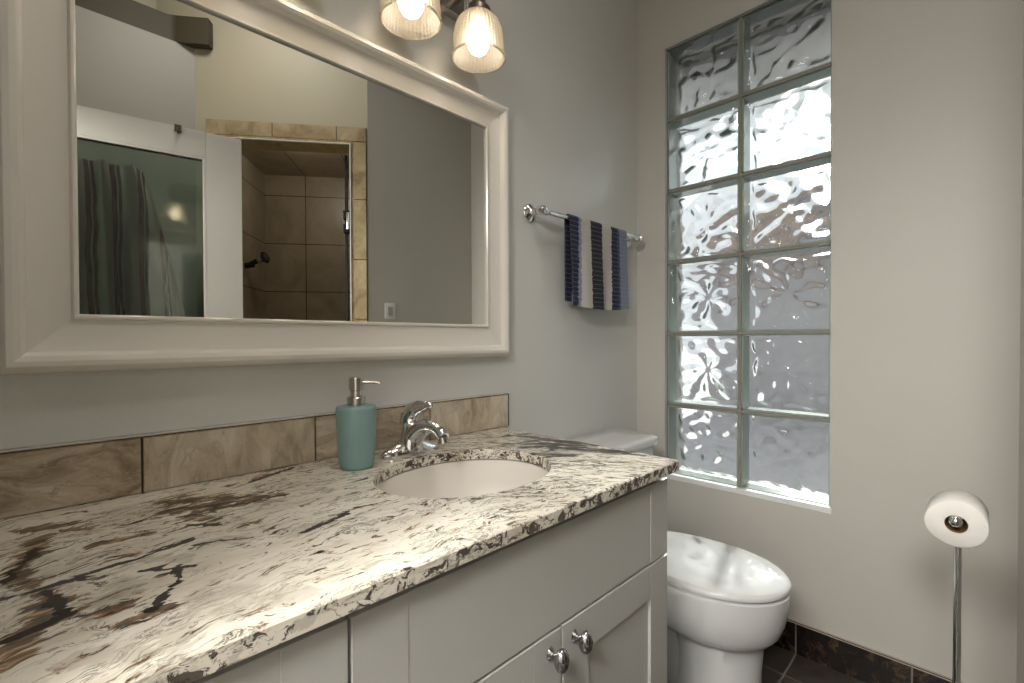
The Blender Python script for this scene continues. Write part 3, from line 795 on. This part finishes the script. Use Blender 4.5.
ct = obj('countertop', bm, M['granite'], loc=(0.3, 0.8, ZB))
tag(ct, 'cream granite countertop with dark brown veins and an oval sink opening', 'countertop')
# undermount basin
bm = new()
prof = [(1.10, 0.0), (1.06, 0.0), (1.015, -0.002), (0.99, -0.02), (0.96, -0.055), (0.90, -0.095), (0.74, -0.130), (0.45, -0.148), (0.12, -0.152)]
inn = [[(SX + SA * k * math.cos(2 * math.pi * i / 64), SY_ + SB * k * math.sin(2 * math.pi * i / 64), ZB - 0.001 + h) for i in range(64)] for k, h in prof]
outr = [[(SX + SA * (k + 0.04) * math.cos(2 * math.pi * i / 64), SY_ + SB * (k + 0.04) * math.sin(2 * math.pi * i / 64), ZB - 0.012 + h) for i in range(64)] for k, h in reversed(prof)]
add_rings(bm, inn + outr + [inn[0]], True, False, False)
bmesh.ops.remove_doubles(bm, verts=bm.verts, dist=1e-5)
sk = obj('sink', bm, M['sinkwhite'], loc=(SX, SY_, ZB - 0.16)); tag(sk, 'off-white oval undermount sink basin set in the granite counter', 'sink')
obj('drain', lathe([(0.0, -0.003), (0.018, -0.003), (0.024, 0.0), (0.030, 0.002), (0.031, 0.0), (0.026, -0.006)], (SX, SY_, ZB - 0.150), n=32), M['chrome'], sk)

# backsplash tiles
bm = new(); z0, z1 = ZC, ZC + 0.102
js = [XD + 0.003, 0.131, 0.447, 0.765, 1.0705]
for i, (a, b) in enumerate(zip(js, js[1:])):
    add_box(bm, (a + 0.0018, YM - 0.010, z0 + 0.001), (b - 0.0018, YM - 0.001, z1 - 0.001), 0.0012, mi=(0, 1, 0, 1)[i])
add_box(bm, (XD + 0.003, YM - 0.0055, z0), (1.0705, YM - 0.001, z1), mi=2)
add_box(bm, (XD + 0.003, YM - 0.0095, z1 - 0.0005), (1.0725, YM - 0.001, z1 + 0.0022), 0.0005, mi=2)
add_box(bm, (1.0705, YM - 0.0095, z0), (1.0725, YM - 0.001, z1), mi=2)
add_box(bm, (XD + 0.003, YM - 0.010, z1 + 0.0022), (1.06, YM - 0.001, z1 + 0.0065), 0.001, mi=3)
bs = obj('backsplash', bm, [M['trav'], M['trav2'], M['grout_d'], M['wall_cool']], loc=(0.06, YM - 0.001, z0))
tag(bs, 'low strip of brown travertine tiles along the back of the counter', 'backsplash')

# ------------------------------------------------------------------ faucet
fx, fy = 0.650, 1.005
fa = thing('faucet', 'chrome single lever faucet behind the oval sink', 'faucet', (fx, fy, ZC))
bm = new()
def oval(a, b, z, n=40, e=2.0, dy=0.0):
    out = []
    for i in range(n):
        t = 2 * math.pi * i / n; c, s = math.cos(t), math.sin(t)
        out.append((fx + a * math.copysign(abs(c) ** (2 / e), c), fy + dy + b * math.copysign(abs(s) ** (2 / e), s), z))
    return out
add_rings(bm, [oval(0.082, 0.026, ZC + 0.0005), oval(0.083, 0.027, ZC + 0.004), oval(0.078, 0.0255, ZC + 0.010), oval(0.064, 0.022, ZC + 0.017), oval(0.046, 0.019, ZC + 0.024), oval(0.030, 0.017, ZC + 0.030), oval(0.0, 0.0, ZC + 0.031)], cap1=False)
obj('base_plate', bm, M['chrome'], fa)
bm = new()
add_rings(bm, [oval(0.034, 0.030, ZC + 0.006), oval(0.031, 0.028, ZC + 0.022, dy=-0.001), oval(0.026, 0.025, ZC + 0.042, dy=-0.001), oval(0.022, 0.023, ZC + 0.058), oval(0.020, 0.021, ZC + 0.068), oval(0.013, 0.014, ZC + 0.075), oval(0.001, 0.001, ZC + 0.077)])
obj('body', bm, M['chrome'], fa)
sp = smooth_path([(fx, fy - 0.002, ZC + 0.026), (fx, fy - 0.030, ZC + 0.054), (fx, fy - 0.070, ZC + 0.073), (fx, fy - 0.112, ZC + 0.072), (fx, fy - 0.136, ZC + 0.056)], 6)
k = len(sp)
obj('spout', tube(sp, [((0.019 - 0.006 * i / (k - 1)), (0.027 - 0.012 * i / (k - 1))) for i in range(k)], 24), M['chrome'], fa)
obj('aerator', lathe([(0.0105, 0.0), (0.0125, 0.001), (0.0125, 0.014), (0.0095, 0.016)], (fx, fy - 0.1345, ZC + 0.041), (0, 0.25, 1), 24), M['nickel'], fa)
hp = smooth_path([(fx, fy + 0.010, ZC + 0.068), (fx + 0.002, fy + 0.008, ZC + 0.088), (fx + 0.006, fy - 0.008, ZC + 0.106), (fx + 0.010, fy - 0.036, ZC + 0.117), (fx + 0.012, fy - 0.060, ZC + 0.121)], 6)
k = len(hp)
def lr(i):
    t = i / (k - 1)
    return (0.015 - 0.0095 * t, 0.024 - 0.006 * t if t < 0.6 else 0.0204 - 0.028 * (t - 0.6))
lv = obj('lever', tube(hp, [lr(i) for i in range(k)], 20), M['chrome'], fa)
obj('lever_knob', lathe([(0.001, -0.0085), (0.006, -0.0075), (0.0085, -0.003), (0.0085, 0.003), (0.006, 0.0075), (0.001, 0.0085)], (fx + 0.012, fy - 0.062, ZC + 0.121), (0.3, -1, 0.1), 20), M['chrome'], lv)
obj('temperature_mark', lathe([(0.0, -0.001), (0.004, -0.001), (0.004, 0.0022), (0.0, 0.0026)], (fx - 0.012, fy - 0.020, ZC + 0.066), (-0.5, -0.75, 0.45), 16), simple('red_dot', (0.4, 0.03, 0.03), 0.3), fa)

# ------------------------------------------------------------------ soap dispenser
sx, sy = 0.490, 0.972
so = thing('soap_dispenser', 'teal soap dispenser with a chrome pump standing beside the faucet', 'soap dispenser', (sx, sy, ZC))
obj('bottle', lathe([(0.030, 0.0005), (0.034, 0.002), (0.0375, 0.012), (0.0400, 0.045), (0.0415, 0.085), (0.0427, 0.128), (0.0422, 0.1325), (0.0405, 0.135), (0.018, 0.137)], (sx, sy, ZC), n=56), M['teal'], so)
pm = obj('pump', lathe([(0.0185, 0.1365), (0.0195, 0.138), (0.0195, 0.153), (0.0180, 0.155), (0.0125, 0.1565), (0.0125, 0.168), (0.0150, 0.1695), (0.0150, 0.1945), (0.0135, 0.1975), (0.0, 0.1985)], (sx, sy, ZC), n=40), M['nickel'], so)
nd = Vector((0.78, -0.62, 0)).normalized(); np_ = Vector((sx, sy, ZC + 0.186))
obj('nozzle', tube([np_ + nd * 0.010, np_ + nd * 0.030 + Vector((0, 0, 0.0005)), np_ + nd * 0.046 + Vector((0, 0, -0.001)), np_ + nd * 0.051 + Vector((0, 0, -0.004))], [0.0046, 0.0036, 0.003, 0.0026], 14), M['nickel'], pm)

# ------------------------------------------------------------------ framed mirror
mx0, mx1, mz0, mz1 = 0.049, 0.9709, CAM_H + 0.0451, CAM_H + 0.6456
mr = thing('wall_mirror', 'large white framed mirror hanging above the counter', 'mirror', ((mx0 + mx1) / 2, YM, mz0 - 0.085))
yg = YM - 0.012
obj('mirror_glass', box((mx0 - 0.006, yg, mz0 - 0.006), (mx1 + 0.006, YM - 0.004, mz1 + 0.006)), M['mirror'], mr)
prof = [(0.0, 0.010), (0.0, 0.0175), (0.0025, 0.0205), (0.0055, 0.0205), (0.0080, 0.0170), (0.0090, 0.0140), (0.030, 0.0165), (0.0530, 0.0205), (0.0550, 0.0212), (0.0565, 0.0275), (0.0610, 0.0350), (0.0680, 0.0390), (0.0750, 0.0385), (0.0810, 0.0340), (0.0850, 0.0260), (0.0860, 0.0180), (0.0860, 0.001)]
def frame_rings():
    rings = []
    for cx, cz, dx, dz in ((mx0, mz0, -1.13, -1.14), (mx1, mz0, 1, -1.14), (mx1, mz1, 1, 1), (mx0, mz1, -1.13, 1)):
        rings.append([(cx + dx * w, YM - h, cz + dz * w) for w, h in prof])
    return rings
names = [0, 1, 2, 3]
rg = frame_rings()
for i in range(4):
    bm = new(); add_rings(bm, [rg[i], rg[(i + 1) % 4]], False, False, False)
    f1 = bm.faces.new(list(bm.verts)[:len(prof)]); f2_ = bm.faces.new(list(reversed(list(bm.verts)[len(prof):])))
    # back strip closes the moulding against the wall
    vs = list(bm.verts); n_ = len(prof); bm.faces.new((vs[0], vs[n_], vs[2 * n_ - 1], vs[n_ - 1]))
    obj('frame_rail', bm, M['frame'], mr, ang=28)

# ------------------------------------------------------------------ vanity light
lx = [0.860, 0.645, 0.430, 0.215]
ly = 0.985; lz = 1.884
vl = thing('vanity_light', 'nickel vanity light bar with glass bell shades above the mirror', 'light', (0.54, YM, 2.05))
obj('back_plate', box((0.19, YM - 0.030, 2.040), (0.880, YM - 0.0005, 2.155), 0.004), M['nickel'], vl)
sh_prof = [(0.0730, 0.0), (0.0755, 0.002), (0.0750, 0.006), (0.0715, 0.020), (0.0705, 0.040), (0.0690, 0.060), (0.0645, 0.080), (0.0560, 0.100), (0.0430, 0.113), (0.0300, 0.119), (0.0240, 0.121)]
inner = [(r - 0.004, h + (0.0 if i == 0 else -0.001)) for i, (r, h) in enumerate(sh_prof)]
bulb_prof = [(0.001, 0.012), (0.012, 0.014), (0.022, 0.022), (0.029, 0.035), (0.031, 0.046), (0.028, 0.058), (0.020, 0.070), (0.0135, 0.078), (0.0130, 0.100)]
for x in lx:
    arm = obj('arm', add_tube(tube([(x, YM - 0.028, 2.09), (x, ly, 2.09), (x, ly, 2.03)], 0.008), [(x - 0.030, ly + 0.012, 2.005), (x - 0.030, ly + 0.012, 2.12)], 0.0045), M['bronze'], vl)
    obj('socket_cup', lathe([(0.031, 0.118), (0.034, 0.121), (0.034, 0.134), (0.026, 0.144), (0.020, 0.150), (0.020, 0.215), (0.014, 0.220)], (x, ly, lz), n=32), M['bronze'], vl)
    obj('shade', lathe(sh_prof + list(reversed(inner)) + [sh_prof[0]], (x, ly, lz), n=72, cap0=False, cap1=False), M['shade'], vl, loc=(x, ly, lz))
    obj('bulb', lathe(bulb_prof, (x, ly, lz), n=32), M['bulb'], vl)

# added, unseen ceiling lamp that fills the room from above
cp = thing('ceiling_fill_lamp', 'added unseen round flush ceiling lamp over the middle of the room', 'light', (0.50, 0.12, CEIL))
obj('lamp_base', lathe([(0.20, 0.0), (0.20, -0.03), (0.185, -0.035)], (0.50, 0.12, CEIL), cap1=False), M['nickel'], cp)
obj('fill_lamp_diffuser', lathe([(0.185, -0.030), (0.183, -0.045), (0.175, -0.052), (0.001, -0.055)], (0.50, 0.12, CEIL), cap0=False), M['diffuser'], cp)

dlt = thing('recessed_fill_downlight', 'added unseen recessed ceiling downlight in front of the toilet', 'light', (1.40, 0.40, CEIL))  # fixture for the added downlight
obj('trim_ring', lathe([(0.055, -0.001), (0.085, -0.001), (0.088, -0.005), (0.058, -0.008), (0.055, -0.001)], (1.40, 0.40, CEIL), cap0=False, cap1=False), M['plastic'], dlt)
for nm, lb, (x, y, z), r in (('shower_fill_lamp', 'added small flush lamp hidden on the shower ceiling behind the lintel', (1.030, -0.499, 2.25), 0.03),):  # fixture for the added shower light
    hl = thing(nm, lb, 'light', (x, y, z))
    obj('lamp_base', lathe([(r * 0.8, 0.0), (r * 0.8, -0.02), (r * 0.5, -0.035)], (x, y, z)), M['nickel'], hl)

for y_, lb in ((0.36, 'added unseen pendant lamp in the hall outside the doorway, on the vanity side'), (-0.17, 'added unseen pendant lamp in the hall outside the doorway, on the door side')):  # fixtures for the added hall fill lights
    hl = thing('pendant_fill_lamp', lb, 'lamp', (-1.05, y_, 2.45))
    obj('ceiling_rose', lathe([(0.06, 0.0), (0.06, -0.012), (0.012, -0.02)], (-1.05, y_, 2.4495)), M['bronze'], hl)
    obj('rod', tube([(-1.05, y_, 2.44), (-1.05, y_, 2.405)], 0.006), M['bronze'], hl)

# ------------------------------------------------------------------ towel bar and hand towel
by, bz = 1.040, 1.543
tb = thing('towel_bar', 'chrome towel bar on the wall between the mirror and window', 'towel bar', (1.47, YM, bz))
obj('rail', tube([(1.172, by, bz), (1.815, by, bz)], 0.0085, 20), M['chrome'], tb)
for x, d in ((1.182, 1), (1.806, -1)):
    p = obj('post', lathe([(0.030, 0.0005), (0.031, 0.004), (0.027, 0.009), (0.018, 0.013), (0.012, 0.020), (0.011, 0.034), (0.013, 0.038), (0.016, 0.046), (0.016, 0.064), (0.012, 0.072), (0.001, 0.074)], (x, YM, bz), (0, -1, 0), 32), M['chrome'], tb)
    obj('finial', lathe([(0.009, 0.0), (0.014, 0.002), (0.0155, 0.010), (0.0135, 0.018), (0.012, 0.022), (0.0145, 0.027), (0.0145, 0.036), (0.010, 0.043), (0.0085, 0.05)], (x - d * 0.012, by, bz), (d, 0, 0), 28), M['chrome'], p)
# towel: front and back leaves draped over the rail
bm = new(); nu = 36
prof = []   # (y, z) path from back hem over the rail to the front hem
zb_, zf_ = 1.252, 1.236
for i in range(26): prof.append((0.0140, zb_ + (bz - zb_) * i / 26, 1 - i / 26))
for i in range(13):
    a = math.pi * i / 12; prof.append((0.0140 * math.cos(a), bz + 0.0140 * math.sin(a), 0))
for i in range(1, 27): prof.append((-0.0140, bz - (bz - zf_) * i / 26, i / 26))
rows = []
tx0, tx1 = 1.320, 1.688
for (dy, z, d) in prof:
    r = []
    for j in range(nu + 1):
        u = j / nu
        front = dy < 0
        fold = (0.007 * math.sin(u * 11 + 0.6) + 0.004 * math.sin(u * 23)) * d
        flare = (-0.008 if front else 0.0) * d
        x = tx0 + (tx1 - tx0) * u + (0.018 * d * (1 - u) if front else 0.008 * d * (1 - u)) - 0.012 * d * u
        zz = z - (0.014 * d * (1 - (1 - u)) * 0 if not front else 0) - (0.010 * math.sin(u * 3.1) * d if front else 0)
        r.append(bm.verts.new((x, by + dy + flare + fold, zz)))
    rows.append(r)
for a, b in zip(rows, rows[1:]):
    for j in range(nu): bm.faces.new((a[j], a[j + 1], b[j + 1], b[j]))
bmesh.ops.recalc_face_normals(bm, faces=bm.faces)
bmesh.ops.solidify(bm, geom=list(bm.faces), thickness=0.005)
tw = obj('hand_towel', bm, M['towel'], loc=(tx0, by, zf_), ang=60)
tag(tw, 'navy white and black striped hand towel hanging over the chrome bar', 'towel')

# ------------------------------------------------------------------ toilet
tcx = 1.465
to = thing('toilet', 'white porcelain toilet with closed lid between the vanity and window wall', 'toilet', (tcx, 0.7, 0))
def egg(hw, yf, yb, z, n=64, sq=2.0):
    """elongated bowl plan: rounded front at yf, squarer back at yb"""
    ym = yf + (yb - yf) * 0.46; out = []
    for i in range(n):
        t = 2 * math.pi * i / n; c, s = math.cos(t), math.sin(t)
        if s < 0: x = hw * c; y = ym + (ym - yf) * s
        else:
            e = 2 / 3.2; x = hw * (0.0 + math.copysign(abs(c) ** e, c)); y = ym + (yb - ym) * abs(s) ** e
            x *= 1 - 0.10 * abs(s)
        out.append((tcx + x, y, z))
    return out
def disc(a_, b_, yc, z, n=64):
    return [(tcx + a_ * math.cos(2 * math.pi * i / n), yc + b_ * math.sin(2 * math.pi * i / n), z) for i in range(n)]
bm = new()
add_rings(bm, [disc(0.112, 0.128, 0.575, 0.0), disc(0.111, 0.127, 0.575, 0.015), disc(0.105, 0.122, 0.572, 0.06), disc(0.102, 0.120, 0.570, 0.14), disc(0.104, 0.126, 0.572, 0.185),
               disc(0.106, 0.130, 0.573, 0.226), egg(0.122, 0.440, 0.76, 0.234), egg(0.146, 0.418, 0.84, 0.247), egg(0.163, 0.400, 0.88, 0.270), egg(0.174, 0.388, 0.90, 0.305), egg(0.179, 0.381, 0.90, 0.340), egg(0.181, 0.378, 0.90, 0.376), egg(0.181, 0.378, 0.90, 0.392), egg(0.175, 0.385, 0.895, 0.397)])
obj('bowl', bm, M['porcelain'], to, ang=50)
obj('trapway', prism([(tcx - 0.055, 0.62), (tcx + 0.055, 0.62), (tcx + 0.075, 1.0), (tcx - 0.075, 1.0)], 0.0, 0.34, 0.03), M['porcelain'], to, ang=50)
bm = new()
add_rings(bm, [egg(0.168, 0.394, 0.862, 0.3965), egg(0.172, 0.390, 0.866, 0.398), egg(0.172, 0.390, 0.866, 0.402), egg(0.169, 0.393, 0.864, 0.404)])
obj('seat', bm, M['plastic'], to, ang=50)
bm = new()
add_rings(bm, [egg(0.176, 0.382, 0.864, 0.4035), egg(0.181, 0.377, 0.868, 0.4055), egg(0.182, 0.376, 0.868, 0.413), egg(0.179, 0.379, 0.866, 0.4185), egg(0.168, 0.390, 0.858, 0.4225), egg(0.13, 0.43, 0.82, 0.4265), egg(0.07, 0.50, 0.76, 0.4285), egg(0.005, 0.60, 0.64, 0.429)])
ld = obj('lid', bm, M['porcelain'], to, ang=60)
for sx_ in (-0.07, 0.07):
    obj('hinge', lathe([(0.012, -0.03), (0.014, -0.027), (0.014, 0.027), (0.012, 0.03)], (tcx + sx_, 0.872, 0.402), (1, 0, 0), 20), M['plastic'], to)
def rrect(hx, y0, y1, z, r=0.03, n=8):
    out = []
    for cx, cy_, a0 in ((hx - r, y1 - r, 0), (-hx + r, y1 - r, 90), (-hx + r, y0 + r, 180), (hx - r, y0 + r, 270)):
        for k in range(n + 1):
            a = R(a0 + 90 * k / n); out.append((tcx + cx + r * math.cos(a), cy_ + r * math.sin(a), z))
    return out
bm = new()
add_rings(bm, [rrect(0.18, 0.915, 1.07, 0.35), rrect(0.195, 0.905, 1.072, 0.39), rrect(0.215, 0.895, 1.075, 0.60), rrect(0.218, 0.893, 1.075, 0.708)])
obj('tank', bm, M['porcelain'], to, ang=50)
bm = new()
add_rings(bm, [rrect(0.226, 0.886, 1.082, 0.710), rrect(0.232, 0.880, 1.085, 0.714), rrect(0.233, 0.879, 1.085, 0.732), rrect(0.229, 0.883, 1.082, 0.741), rrect(0.215, 0.897, 1.07, 0.7465), rrect(0.10, 0.96, 1.01, 0.7485, 0.02)])
obj('tank_lid', bm, M['porcelain'], to, ang=60)
fl = obj('flush_lever', tube([(tcx - 0.15, 0.900, 0.66), (tcx - 0.15, 0.884, 0.66), (tcx - 0.14, 0.876, 0.66), (tcx - 0.08, 0.874, 0.655)], [0.011, 0.009, 0.007, 0.006], 14), M['chrome'], to)

# ------------------------------------------------------------------ paper holder and roll
hx, hy, hz = 1.420, 0.0368, 0.738
ph = thing('toilet_paper_holder', 'slim chrome floor stand holding the toilet paper roll', 'toilet paper holder', (hx, hy, 0))
obj('base', lathe([(0.085, 0.0005), (0.088, 0.004), (0.086, 0.009), (0.07, 0.012), (0.015, 0.016), (0.009, 0.022)], (hx, hy, 0), n=40), M['chrome'], ph)
obj('pole', tube([(hx, hy, 0.018), (hx, hy, hz + 0.006)], 0.0068, 20), M['chrome'], ph)
am = obj('arm', tube(smooth_path([(hx, hy, hz - 0.004), (hx - 0.004, hy, hz + 0.008), (hx - 0.02, hy, hz + 0.0095), (hx - 0.118, hy, hz + 0.0095)], 6), 0.0065, 18), M['chrome'], ph)
obj('end_cap', lathe([(0.0065, 0.0), (0.0085, 0.002), (0.0105, 0.006), (0.0105, 0.012), (0.007, 0.016), (0.001, 0.0175)], (hx - 0.116, hy, hz + 0.0095), (-1, 0, 0), 24), M['chrome'], ph)
ry, rz = hy - 0.0005, hz + 0.001
rp = thing('toilet_paper_roll', 'white toilet paper roll on the chrome floor stand', 'toilet paper', (hx - 0.06, ry, rz - 0.05))
bm = new(); rings = []
x0, x1 = hx - 0.116, hx - 0.014
def rollr(rad, x, sq=1.0):
    out = []
    for i in range(64):
        a = 2 * math.pi * i / 64
        rr_ = rad * (1 + sq * (0.022 * math.cos(3 * a + 0.4) + 0.02 * math.cos(2 * a + 0.9)))
        out.append((x, ry + rr_ * math.cos(a), rz + rr_ * math.sin(a)))
    return out
add_rings(bm, [rollr(0.0178, x0, 0), rollr(0.0455, x0), rollr(0.0478, x0 + 0.0025), rollr(0.0478, x1 - 0.0025), rollr(0.0455, x1), rollr(0.0178, x1, 0), rollr(0.0178, x0, 0)], True, False, False)
bmesh.ops.remove_doubles(bm, verts=bm.verts, dist=1e-5)
obj('paper', bm, M['paper'], rp, ang=50)
bm = new()
add_rings(bm, [rollr(0.0177, x0 + 0.001, 0), rollr(0.0177, x1 - 0.001, 0), rollr(0.0168, x1 - 0.001, 0), rollr(0.0168, x0 + 0.001, 0), rollr(0.0177, x0 + 0.001, 0)], True, False, False)
bmesh.ops.remove_doubles(bm, verts=bm.verts, dist=1e-5)
obj('core', bm, M['card'], rp)
